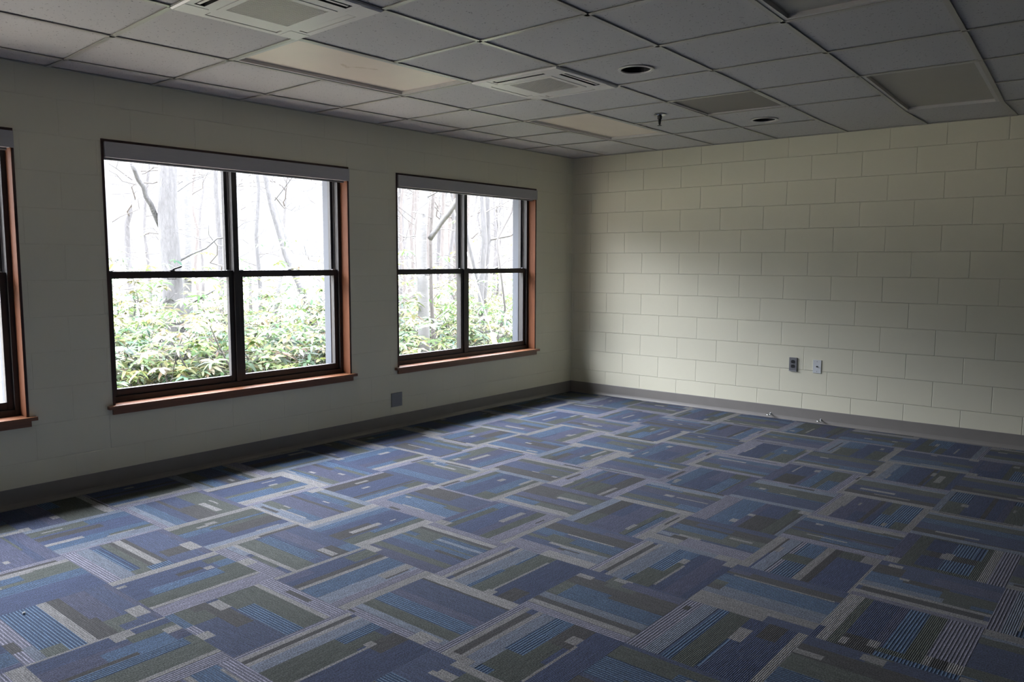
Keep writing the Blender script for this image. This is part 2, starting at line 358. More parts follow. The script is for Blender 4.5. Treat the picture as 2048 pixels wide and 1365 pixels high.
def paint_tile(rnd):
    g = [['N']*TT for _ in range(TS)]
    def rect(c, s0, s1, t0, t1):
        for s in range(max(0, int(s0)), min(TS, int(s1))):
            for q in range(max(0, int(t0)), min(TT, int(t1))): g[s][q] = c
    R_ = rnd.randint
    # both long edges are pale, the field between them is one broad dark block with narrower bands beside it
    a = R_(2, 5); c = R_(5, 9)
    e0 = rnd.choice(['L', 'L', 'P', 'R', 'N', 'V']); e1a, e1b = rnd.choice([('P', 'R'), ('L', 'R'), ('R', 'L'), ('P', 'L'), ('R', 'R')])
    rect(e0, 0, a, 0, TT); m = TS-c; k = m+R_(2, c-2); rect(e1a, m, k, 0, TT); rect(e1b, k, TS, 0, TT)
    mid = TS-a-c; x = a
    nb = R_(int(mid*0.42), int(mid*0.6)); rest = mid-nb; bb = R_(int(rest*0.35), int(rest*0.65)); ob = rest-bb
    order = rnd.choice([['N', 'B', 'O'], ['N', 'O', 'B'], ['O', 'N', 'B'], ['O', 'B', 'N'], ['B', 'N', 'O'], ['O', 'N', 'C'], ['D', 'N', 'O']])
    for ch in order:
        wv = nb if ch == 'N' else (ob if ch in 'O' else bb); s0, s1 = x, x+wv; x += wv
        rect(ch, s0, s1, 0, TT)
        if ch == 'N':
            h = R_(s0+2, s1-2); rect('V' if rnd.random() < .5 else 'N', h, s1, 0, TT)
            if rnd.random() < .5: u = R_(9, 15); rect(rnd.choice('ODV'), R_(s0, s0+2), h, *((u, TT) if rnd.random() < .5 else (0, TT-u)))
            if rnd.random() < .35: h = R_(s0+1, s1-2); rect('D', h, h+2, 0, TT)
        elif rnd.random() < .55:
            u = R_(5, 14); h = R_(s0, max(s0, s1-3)); rect({'B': 'O', 'O': 'B', 'C': 'O', 'D': 'O'}[ch], h, s1, *((u, TT) if rnd.random() < .5 else (0, TT-u)))
    if rnd.random() < .5: t0 = R_(0, 12); rect('L', x-1, x, t0, t0+R_(5, 14))
    if rnd.random() < .6: h = R_(m+1, TS-2); t0 = R_(0, 8); rect('D', h, h+R_(1, 2), t0, t0+rnd.choice([4, 8, 12, 18]))   # dark dash in the pale edge
    if rnd.random() < .15: rect('D', a, a+1, 0, TT)
    for _ in range(R_(1, 2)):                                        # one or two pale dashes
        s0 = R_(a+1, m-4); t0 = R_(0, TT-6); rect('L', s0, s0+rnd.choice([1, 2, 2, 3]), t0, t0+rnd.choice([2, 3, 3, 5, 10]))
    if rnd.random() < .35: t0 = R_(0, TT-6); rect('L', 0, R_(a+1, a+4), *((0, 3) if rnd.random() < .5 else (TT-3, TT)))
    return g

TILE_SPEC = {   # tiles one can read in the foreground: yarn, span across %, span along %
    (-2, -4): "L 0 13;N 0 6 0 22;O 13 20;N 20 40;V 40 48;B 48 62;O 62 76;R 76 100;D 20 46 0 26;O 46 70 0 14;L 38 46 12 26;B 44 100 0 6;L 74 100 6 26;D 80 90 8 24;L 20 26 4 14",
    (-3, -3): "R 0 15;P 15 28;K 28 31;B 31 38;O 38 56;N 56 100;B 54 58 5 70;D 70 86 70 100;L 56 64 55 80;D 5 9 78 86;L 92 100",
    (-4, -2): "R 0 7;L 7 13;D 13 19 4 92;L 19 25;P 25 40;B 38 54 36 100;O 40 78 0 36;O 54 70 36 66;D 54 74 66 100;C 48 56 70 100;L 66 74 74 84;N 76 100;L 12 34 0 9;B 40 52 0 8;L 74 76 10 74",
    (-5, 0): "R 0 14;D 4 9 30 62;L 14 21;O 21 40;B 40 54 30 100;N 54 92;D 58 72 6 60;O 72 92 0 30;L 56 64 4 26;D 66 80 0 12;R 92 100 0 46;C 92 100 0 30;L 90 100 46 60;N 92 100 60 100;O 40 54 0 30",
    (-5, -1): "R 0 5;L 5 9;D 9 15 0 94;L 15 20;P 20 32;B 32 44 62 100;O 32 62 0 62;O 44 58 62 92;N 60 100;D 58 74 72 100;L 56 62 72 82;L 60 62 0 70;N 76 96 60 90",
    (-4, -1): "L 0 12;D 12 14;N 14 42;V 42 52;B 52 70;O 70 83;P 83 91;R 91 100;L 86 100 74 96;R 90 100 90 100;D 94 98 0 6",
    (-6, 0): "L 0 3;N 3 20;V 20 42;N 3 14 70 100;L 3 14 58 72;O 12 24 62 100;L 20 30 86 100;C 26 44 40 90;B 44 58 10 92;K 58 62 15 92;O 58 80;O 44 58 92 100;L 80 86;R 86 100;D 40 44 0 60",
    (-6, 1): "V 0 5;N 5 40;V 20 40;D 40 50;L 50 58;B 58 86;R 86 100;O 16 34 74 100;L 2 16 62 84;D 34 44 60 100;O 70 86 84 100;D 92 100 55 75;P 86 92 70 100;N 4 30 88 100",
    (-3, -2): "N 0 14 0 28;O 0 14 28 44;L 0 7 34 46;V 3 14 44 100;D 14 38;B 36 64;P 64 74;D 75 83;L 83 90;R 90 100;L 12 20 2 16;O 36 64 0 12;O 14 22 30 60;D 30 42 50 100",
    (-2, -3): "N 0 12;D 12 26;L 24 27 10 96;B 27 52;C 52 56;P 56 74;O 44 56 0 12;L 74 88;N 88 100 66 100;D 56 64 0 12;L 88 100 0 66;V 12 20 0 20",
    (-1, -4): "N 0 36;D 12 36 0 26;L 5 12 8 19;V 14 34 50 100;C 36 60 0 66;D 36 44 28 66;L 34 40 22 34;O 40 72 60 100;P 60 70 0 64;L 70 76;D 76 85 3 96;L 85 93;R 93 100;B 60 68 84 100",
    (-5, 1): "L 0 10;N 10 40;D 26 32 50 70;L 30 37 70 82;C 22 42 84 100;O 12 26 82 100;B 40 54 16 78;O 54 76;L 76 79;R 79 100;O 40 54 78 100;L 14 20 0 10",
    (-4, 0): "L 0 5;N 5 30;O 7 26 70 100;D 28 34;L 34 41;B 41 62;P 62 80;L 66 74 62 100;D 74 78 64 92;R 80 90;L 90 100;V 5 18 0 30",
    (-3, -4): "N 0 16 0 44;O 0 16 44 60;L 3 12 40 54;N 2 20 56 100;D 16 34;L 26 33 2 20;O 34 60;B 60 84;P 84 92;R 92 100",
    (-3, -1): "R 0 9;L 9 14;D 14 19 10 90;L 19 24;P 24 42;B 40 47 2 46;B 42 56 62 96;O 46 64;L 63 65 10 90;N 65 100;D 76 92 0 24;L 60 70 0 8;O 42 60 46 62",
    (-2, -2): "R 0 6;L 6 12;D 12 18 6 94;L 18 22;P 22 40;B 40 56 38 100;C 48 66 80 100;O 40 62 0 38;O 56 64 38 76;L 56 63 68 80;D 62 78 74 100;N 63 100;V 76 92;L 90 100 88 100;L 62 64 8 66;B 34 40 2 20",
    (-1, -3): "L 0 10;D 10 13 50 100;P 12 24;R 24 32;B 30 50;O 26 50 42 60;C 34 50 60 100;L 50 58;D 58 64;N 64 96;O 64 84 80 100;L 84 97 78 100;L 97 100;L 12 18 56 72",
    (0, -4): "V 0 12 16 100;L 0 14 0 14;O 12 78;N 24 48 58 98;B 48 72 58 98;K 64 70 58 98;N 24 44 8 40;B 44 70 8 40;L 42 50 42 60;D 30 70 42 56;L 78 86;R 86 100;L 40 50 42 58",
    (-5, 2): "V 0 8;N 8 40;D 10 34 60 82;L 0 12 58 78;N 8 30 80 100;D 40 46;L 46 52;D 52 58;O 58 66;B 66 74 6 88;K 66 70 6 88;P 74 88;R 88 100;O 58 74 88 100;B 40 60 88 100",
    (-4, 1): "N 0 40;V 20 34;D 14 34 74 100;L 26 33 70 96;C 0 14 80 100;B 40 56 4 90;O 56 74;L 74 80;O 80 86 40 80;D 84 90 30 62;R 86 100;L 88 100 40 56;P 80 88 0 30",
    (-3, 0): "R 0 10;L 10 17;D 17 22;O 22 48;B 26 33 38 100;P 33 37 38 100;B 37 46 40 100;B 34 42 2 16;C 48 60;N 60 76;O 76 86;V 86 100;L 90 100 0 20;D 54 60 60 100",
    (-5, -2): "L 0 8;N 8 40;O 8 22 40 100;L 16 24 20 40;B 40 56;O 56 80;P 80 90;R 90 100;N 0 20 0 26",
    (-2, -1): "N 0 14;V 6 14 60 100;D 14 34;L 34 38 12 90;C 34 52 0 34;O 44 66 20 60;B 38 58 46 100;O 58 66;P 66 76 50 100;L 66 70 30 90;D 72 78 46 70;R 78 100 0 56;P 76 90 56 100;L 84 100 44 100",
    (-1, -2): "N 0 12;D 12 30;N 16 24 20 60;B 30 48 4 60;O 30 60 60 100;O 48 60;L 34 40 62 90;B 44 60 80 100;P 62 72 0 30;L 60 66 20 44;D 66 74 16 40;R 66 90 30 100;P 90 100;L 74 90 0 30;L 88 100 76 100",
}
def spec_tile(txt):
    g = [['N']*TT for _ in range(TS)]
    for r in txt.split(';'):
        q = r.split(); c = q[0]; v = [float(x) for x in q[1:]]+([0, 100] if len(q) < 4 else [])
        s0, s1, t0, t1 = round(v[0]*TS/100), round(v[1]*TS/100), round(v[2]*TT/100), round(v[3]*TT/100)
        for a in range(s0, max(s1, s0+1)):
            for k in range(t0, max(t1, t0+1)):
                if a < TS and k < TT: g[a][k] = c
    return g

def build_floor():
    rnd = random.Random(11)
    vs, fs, ca, cb, uvs = [], [], [], [], []
    X0, Y0, PX, PY = -2.985, -2.435, 0.4895, 0.4945
    i0, i1 = math.floor((X_BACK-X0)/PX), math.ceil((0-X0)/PX); j0, j1 = math.floor((Y_RIGHT-Y0)/PY), math.ceil((0-Y0)/PY)
    for i in range(i0, i1):
        for j in range(j0, j1):
            sp = TILE_SPEC.get((i, j)); g = paint_tile(rnd) if sp is None else spec_tile(sp); jit = {c: rnd.uniform(0.88, 1.12) for c in PAL}
            turn = (i+j) % 2 == 1; flip = rnd.random() < 0.5 if sp is None else None; off = rnd.random()
            used = [[False]*TT for _ in range(TS)]
            for s in range(TS):
                for q in range(TT):
                    if used[s][q]: continue
                    c = g[s][q]; e = q
                    while e < TT and g[s][e] == c and not used[s][e]: e += 1
                    f = s+1
                    while f < TS and all(g[f][k] == c and not used[f][k] for k in range(q, e)): f += 1
                    for a in range(s, f):
                        for k in range(q, e): used[a][k] = True
                    cor = [(s/TS, q/TT), (f/TS, q/TT), (f/TS, e/TT), (s/TS, e/TT)]
                    pts = []
                    for (a, k) in cor:
                        if flip is None: a2, k2 = (1-a, 1-k) if turn else (1-a, k)
                        elif flip: a2, k2 = 1-a, 1-k
                        else: a2, k2 = a, k
                        fx, fy = (a2, k2) if turn else (k2, a2)
                        pts.append((max(X_BACK, min(0.0, X0+(i+fx)*PX)), max(Y_RIGHT, min(0.0, Y0+(j+fy)*PY)), 0.0))
                    ar = (Vector(pts[1])-Vector(pts[0])).cross(Vector(pts[3])-Vector(pts[0]))
                    if ar.length < 1e-7: continue
                    uv4 = [(off+a*0.49, k*0.49) for a, k in cor]
                    if ar.z < 0: pts = pts[::-1]; uv4 = uv4[::-1]
                    n = len(vs); vs += pts; fs.append((n, n+1, n+2, n+3)); uvs += uv4
                    P_, R_, fr = PAL[c]; k_ = jit[c]
                    ca.append(tuple(x*k_ for x in P_)+(1.0,)); cb.append(tuple(x*k_ for x in R_)+(fr/200.0,))
    me = bpy.data.meshes.new('floor'); me.from_pydata(vs, [], fs); me.materials.append(CARPET)
    A = me.attributes.new('pile', 'FLOAT_COLOR', 'FACE'); B = me.attributes.new('rib', 'FLOAT_COLOR', 'FACE')
    A.data.foreach_set('color', [x for c in ca for x in c]); B.data.foreach_set('color', [x for c in cb for x in c])
    u = me.uv_layers.new(name='across'); u.data.foreach_set('uv', [x for p in uvs for x in p])
    tag(link(bpy.data.objects.new('floor', me)), 'blue and grey patterned carpet tiles laid quarter-turned', kind='structure')
build_floor()
tag(MB().box(X_BACK-0.2, 0.25, Y_RIGHT-0.2, WALL_T, -0.25, -0.004).build('floor_slab', LITTER), kind='structure')

# ------------------------------------------------------------------ suspended ceiling
_CX = [-0.85473, -0.6013, 0.0329, -0.01049, 0.00081, 0.00067]
_CY = [-0.39799, 0.0108, -0.5835, -0.00981, 0.00155, -0.00079]
def _node(i, j):
    k = [1, i, j, i*j, i*i, j*j]
    return sum(a*b for a, b in zip(_CX, k)), sum(a*b for a, b in zip(_CY, k))
def gv(i, j):
    """ceiling grid crossing, i counted from the far wall, j from the window wall (fractions allowed)"""
    ic, jc = max(0.0, min(7.0, i)), max(0.0, min(6.0, j)); x, y = _node(ic, jc)
    x -= 0.62*(i-ic); y -= 0.625*(j-jc)
    return Vector((min(0.0, max(X_BACK, x)), min(0.0, max(Y_RIGHT, y)), 0))
I0, I1, J0, J1 = -2, 20, -1, 18
LIGHTS = [(4, 6, 1, 2), (0, 2, 1, 2), (4, 6, 5, 6), (0, 2, 5, 6)]
CASSETTES = [(6, 7, 2, 3), (3, 4, 2, 3)]
PANEL = (1, 2, 3, 4)
DOWN = [(3, 3, (-2.922, -2.50), 0.088), (0, 3, (-0.962, -2.437), 0.088)]
open_cells = set()
for a, b, c, d in LIGHTS+CASSETTES+[PANEL]:
    for i in range(a, b):
        for j in range(c, d): open_cells.add((i, j))
FL = 0.012            # half flange width
tiles = MB(); grid = MB(); tidx = {}
def tv(p, z):
    k = (round(p.x, 4), round(p.y, 4), z)
    if k not in tidx: tidx[k] = len(tiles.v); tiles.v.append(k)
    return tidx[k]
for i in range(I0, I1):
    for j in range(J0, J1):
        q = [gv(i, j), gv(i, j+1), gv(i+1, j+1), gv(i+1, j)]
        if abs((q[0]-q[2]).x) < 0.01 or abs((q[0]-q[2]).y) < 0.01 or (i, j) in open_cells: continue
        dn = [d for d in DOWN if d[0] == i and d[1] == j]
        if dn:                                   # tile with a round cut-out
            cxy, r = Vector((*dn[0][2], 0)), dn[0][3]; n = 40; ring = []; outer = []
            for k in range(n):
                a = 2*math.pi*k/n; d = Vector((math.cos(a), math.sin(a), 0)); ring.append(cxy+d*r)
                best = 9.0
                for e in range(4):
                    p0, p1 = q[e], q[(e+1) % 4]; ed = p1-p0; den = d.x*ed.y-d.y*ed.x
                    if abs(den) < 1e-9: continue
                    t_ = ((p0-cxy).x*ed.y-(p0-cxy).y*ed.x)/den; s_ = ((p0-cxy).x*d.y-(p0-cxy).y*d.x)/den
                    if t_ > 0 and -1e-6 <= s_ <= 1+1e-6: best = min(best, t_)
                outer.append(cxy+d*best)
            for k in range(n):
                k2 = (k+1) % n; tiles.f.append((tv(ring[k], ZC+.006), tv(ring[k2], ZC+.006), tv(outer[k2], ZC+.006), tv(outer[k], ZC+.006)))
            for cpt in q:                        # fill the four corners
                ks = sorted(range(n), key=lambda k: (outer[k]-cpt).length)[:2]
                if (outer[ks[0]]-outer[ks[1]]).length > 1e-4: tiles.f.append((tv(outer[ks[0]], ZC+.006), tv(cpt, ZC+.006), tv(outer[ks[1]], ZC+.006)))
        else:
            tiles.f.append(tuple(tv(p, ZC+.006) for p in q))
def tbar(p0, p1):
    d = p1-p0
    if d.length < 0.02: return
    d.normalize(); n = Vector((-d.y, d.x, 0))*FL
    a, b, c, e = p0-n, p1-n, p1+n, p0+n
    z0, z1 = ZC-0.0008, ZC+0.003
    grid.add([(v.x, v.y, z0) for v in (a, b, c, e)]+[(v.x, v.y, z1) for v in (a, b, c, e)],
             [(0, 1, 2, 3), (7, 6, 5, 4), (0, 4, 5, 1), (1, 5, 6, 2), (2, 6, 7, 3), (3, 7, 4, 0)])
SKIP_I = {(0, 4), (0, 5)}                        # four-foot tile by the far wall, light in the next bay
for a, b, c, d in LIGHTS: SKIP_I |= {(i, j) for i in range(a+1, b) for j in range(c, d)}
for i in range(-1, I1+1):
    for j in range(J0, J1):
        if (i, j) not in SKIP_I and i >= 0: tbar(gv(i, j), gv(i, j+1))
for j in range(0, J1+1):
    for i in range(I0, I1): tbar(gv(i, j), gv(i+1, j))
ceil_o = tag(tiles.build('ceiling', TILE, fix=False), 'suspended ceiling of speckled square tiles', kind='structure')
for p in ceil_o.data.polygons:
    if p.normal.z > 0: p.flip()
grid.build('ceiling_grid', GRID, ceil_o)
ang = MB()                                       # wall angle
ang.box(X_BACK, 0, -0.016, 0, ZC-0.0006, ZC+0.003); ang.box(-0.016, 0, Y_RIGHT, -0.016, ZC-0.0006, ZC+0.003)
ang.build('wall_angle', GRID, ceil_o)
tag(MB().box(X_BACK-0.2, 0.25, Y_RIGHT-0.2, WALL_T, ZC+0.3, ZC+0.45).build('roof_slab', EXT_WALL), kind='structure')

# quadrilateral frame between two grid rectangles, helper for fixtures
def quad(cells, inset):
    """four corners of a fixture in order along (i,j): inset in metres"""
    a, b, c, d = cells
    P = [gv(a, c), gv(a, d), gv(b, d), gv(b, c)]
    out = []
    for k in range(4):
        p, pn, pp = P[k], P[(k+1) % 4], P[k-1]
        e1, e2 = (pn-p).normalized(), (pp-p).normalized()
        out.append(p+(e1+e2)*inset)
    return out
def ring(mb, qa, za, qb, zb):
    n = len(qa); mb.add([(p.x, p.y, za) for p in qa]+[(p.x, p.y, zb) for p in qb], [(k, (k+1) % n, n+(k+1) % n, n+k) for k in range(n)])
def slab(mb, q, z0, z1):
    n = len(q); mb.add([(p.x, p.y, z0) for p in q]+[(p.x, p.y, z1) for p in q],
                       [tuple(range(n)), tuple(range(n, 2*n))[::-1]]+[(k, n+k, n+(k+1) % n, (k+1) % n) for k in range(n)])
def local(q, o): return [p-o for p in q]

def ceiling_light(cells, label, lens, stained=False, recess=0.021):
    q0 = quad(cells, 0.0); o = sum(q0, Vector())/4
    t = thing('ceiling_light', (o.x, o.y, ZC), label, 'ceiling light', 'recessed troffer lights in the ceiling')
    h = MB(); qa, qb = local(quad(cells, 0.006), o), local(quad(cells, 0.008), o)
    ring(h, qa, 0.004, qb, 0.11); h.add([(p.x, p.y, 0.11) for p in qb], [(0, 1, 2, 3)]); h.build('housing', FIX_WHITE, t)
    fr = MB(); A, B = local(quad(cells, 0.013), o), local(quad(cells, 0.034), o)
    ring(fr, A, 0.003, B, 0.002); ring(fr, B, 0.002, local(quad(cells, 0.036), o), recess+0.006)
    ring(fr, A, 0.003, A, 0.01); fr.build('lens_frame', FIX_WHITE, t)
    ln = MB(); slab(ln, local(quad(cells, 0.033), o), recess, recess+0.003); ln_o = ln.build('diffuser', lens, t)
    if stained:
        pts = []
        for k in range(26):
            a = k/25.0; pts.append((0.12*a*1.7-0.17+0.03*math.sin(9*a), 0.05*math.sin(5.2*a)-0.01, 0))
        st = MB()
        for k in range(25):
            p0, p1 = Vector(pts[k]), Vector(pts[k+1]); d = (p1-p0).normalized(); n = Vector((-d.y, d.x, 0))*(0.009+0.005*math.sin(k*1.3))
            st.add([p0-n, p1-n, p1+n, p0+n], [(0, 1, 2, 3)])
        s_o = st.build('stain', STAIN, ln_o, loc=(0.05, 0.0, recess-0.0004))
    return t
ceiling_light(LIGHTS[0], 'long pale ceiling light with a brown water stain on its diffuser', LENS, True)
ceiling_light(LIGHTS[1], 'long beige ceiling light nearest the corner of the room', LENS)
ceiling_light(LIGHTS[2], 'dull ceiling light cut off by the top edge of the photo', LENS_OLD)
ceiling_light(LIGHTS[3], 'dull dim ceiling light above the right end of the far wall', LENS_OLD)

q0 = quad(PANEL, 0.0); o = sum(q0, Vector())/4
t = thing('ceiling_panel', (o.x, o.y, ZC), 'square brown-grey panel recessed between the two round downlights', 'ceiling panel')
pm = MB(); slab(pm, local(quad(PANEL, 0.016), o), 0.012, 0.02); pm.build('panel_face', LENS_DARK, t)
pf = MB(); A, B = local(quad(PANEL, 0.012), o), local(quad(PANEL, 0.026), o); ring(pf, A, 0.004, B, 0.003); ring(pf, B, 0.003, B, 0.016); pf.build('panel_frame', FIX_WHITE, t)

def cassette(cells, label, open_vanes):
    q0 = quad(cells, 0.0); o = sum(q0, Vector())/4
    t = thing('ceiling_air_unit', (o.x, o.y, ZC), label, 'air conditioner', 'cassette air units in the ceiling')
    q = local(q0, o)
    def P(u, v): return (q[0]*(1-u)*(1-v)+q[3]*u*(1-v)+q[2]*u*v+q[1]*(1-u)*v)    # u along -x, v along -y
    zb = -0.009
    body = MB(); us = [0.0, 0.05, 0.125, 0.21, 0.79, 0.875, 0.95, 1.0]
    slots = {(1, 3), (5, 3), (3, 1), (3, 5)}
    for a in range(7):
        for b in range(7):
            if (a, b) in slots: continue
            if 2 < a < 4 and 2 < b < 4: continue
            c = [P(us[a], us[b]), P(us[a+1], us[b]), P(us[a+1], us[b+1]), P(us[a], us[b+1])]
            body.add([(p.x, p.y, zb) for p in c], [(0, 1, 2, 3)])
    rimo = [P(-0.01, -0.01), P(1.01, -0.01), P(1.01, 1.01), P(-0.01, 1.01)]; rim = [P(0, 0), P(1, 0), P(1, 1), P(0, 1)]
    ring(body, rimo, -0.002, rim, zb)
    body.build('face_panel', AC_WHITE, t)
    cp = MB()                                   # corner covers, slightly raised squares
    hs = MB(); hin = [P(0.03, 0.03), P(0.97, 0.03), P(0.97, 0.97), P(0.03, 0.97)]
    ring(hs, hin, zb+0.002, hin, 0.2); hs.add([(p.x, p.y, 0.2) for p in hin], [(0, 1, 2, 3)]); hs.build('housing', AC_DARK, t)
    for k, (a, b) in enumerate([(1, 3), (5, 3), (3, 1), (3, 5)]):
        c = [P(us[a], us[b]), P(us[a+1], us[b]), P(us[a+1], us[b+1]), P(us[a], us[b+1])]
        sl = MB(); ring(sl, c, zb, [p*1.0 for p in c], 0.03); sl.build('slot', AC_WHITE if k not in open_vanes else AC_DARK, t)
        # the vane: a narrow flap, closed almost flush or swung open
        cc = sum(c, Vector())/4
        f = 0.80 if k not in open_vanes else 0.30
        vn = MB()
        if b == 3: c2 = [cc+(p-cc)*1.0 for p in c]; ctr = 1 if a < 3 else 0
        vv = [cc+(p-cc)*f if False else Vector((cc.x+(p-cc).x*(f if b == 3 else 0.96), cc.y+(p-cc).y*(f if b != 3 else 0.96), 0)) for p in c]
        slab(vn, vv, zb+0.002, zb+0.006); vn.build('vane', AC_WHITE, t)
    g0, g1 = 0.21, 0.79
    gf = MB(); ga = [P(g0, g0), P(g1, g0), P(g1, g1), P(g0, g1)]; i0, i1 = 0.255, 0.745; gb = [P(i0, i0), P(i1, i0), P(i1, i1), P(i0, i1)]
    gA = [p*0.992 for p in ga]
    ring(gf, gA, zb-0.002, gb, zb-0.002); ring(gf, gA, zb-0.002, gA, zb+0.004); ring(gf, gb, zb-0.002, gb, zb+0.01)
    gr = gf.build('grille_frame', AC_WHITE, t)
    sl = MB(); n = 26
    for k in range(n):
        v0 = i0+(i1-i0)*(k+0.12)/n; v1 = i0+(i1-i0)*(k+0.56)/n
        slab(sl, [P(i0, v0), P(i1, v0), P(i1, v1), P(i0, v1)], zb-0.001, zb+0.005)
    sl.build('grille', AC_WHITE, gr)
    fb = MB(); fb.add([(p.x, p.y, zb+0.014) for p in gb], [(0, 1, 2, 3)]); fb.build('filter', GRILLE_BACK, gr)
    for (a, b) in ((0.09, 0.09), (0.91, 0.09), (0.91, 0.91), (0.09, 0.91)):
        cc = MB(); c = [P(a-.085, b-.085), P(a+.085, b-.085), P(a+.085, b+.085), P(a-.085, b+.085)]
        slab(cc, c, zb-0.0015, zb+0.002); cc.build('corner_cover', AC_WHITE, t)
    return t
cassette(CASSETTES[0], 'large white ceiling air unit with slatted grille, nearest the camera', (3, 1))
cassette(CASSETTES[1], 'white ceiling air unit farther off, beside the round downlight', (1, 3))

for (ci, cj, (x, y), r), lab in zip(DOWN, ('larger round black recessed downlight beside the air unit', 'smaller-looking round black downlight close to the far wall')):
    t = thing('downlight', (x, y, ZC), lab, 'downlight', 'round recessed downlights')
    n = 40
    MB().lathe([(r+0.012, 0.003), (r+0.012, -0.002), (r-0.004, -0.002), (r-0.006, 0.004)], n, cap=False).build('trim_ring', FIX_WHITE, t, smooth=False)
    can = MB(); prof = [(r-0.005, 0.003), (r-0.012, 0.06), (r-0.02, 0.16)]
    for k in range(n):
        pass
    vs = []; fs = []
    for rr, z in prof:
        for k in range(n): vs.append((rr*math.cos(2*math.pi*k/n), rr*math.sin(2*math.pi*k/n), z))
    for a in range(2):
        for k in range(n): fs.append((a*n+k, a*n+(k+1) % n, (a+1)*n+(k+1) % n, (a+1)*n+k))
    fs.append(tuple(range(2*n, 3*n))); can.add(vs, fs); can.build('can', DARKHOLE, t)
    MB().lathe([(0.012, 0.15), (0.03, 0.14), (0.036, 0.11), (0.02, 0.085), (0.006, 0.08)], 20).build('bulb', DARKMETAL, t, smooth=True)

t = thing('fire_sprinkler', (-1.645, -1.935, ZC), 'small dark pendant fire sprinkler hanging from the ceiling', 'sprinkler')
MB().lathe([(0.042, 0.0), (0.042, -0.003), (0.03, -0.009), (0.019, -0.011), (0.019, 0.0)], 32).build('escutcheon', CHROME, t, smooth=False)
MB().lathe([(0.016, -0.008), (0.016, -0.03), (0.012, -0.034), (0.009, -0.045), (0.008, -0.05)], 20).build('body', DARKMETAL, t)
fr = MB(); fr.tube([(-0.012, 0, -0.03), (-0.015, 0, -0.045), (-0.009, 0, -0.066), (0, 0, -0.073)], 0.0032, 8)
fr.tube([(0.012, 0, -0.03), (0.015, 0, -0.045), (0.009, 0, -0.066), (0, 0, -0.073)], 0.0032, 8); fr.build('yoke', DARKMETAL, t)
MB().tube([(0, 0, -0.048), (0, 0, -0.07)], 0.0035, 8).build('bulb', DARKMETAL, t)
MB().lathe([(0.003, -0.072), (0.017, -0.0775), (0.017, -0.079), (0.003, -0.079)], 20).build('deflector', DARKMETAL, t)

tag(MB().box(X_BACK-0.8, 0.8, WALL_T, 0.86, 2.42, 2.6).build('roof_eave', EXT_TRIM), 'grey roof overhang outside above the windows', kind='structure')

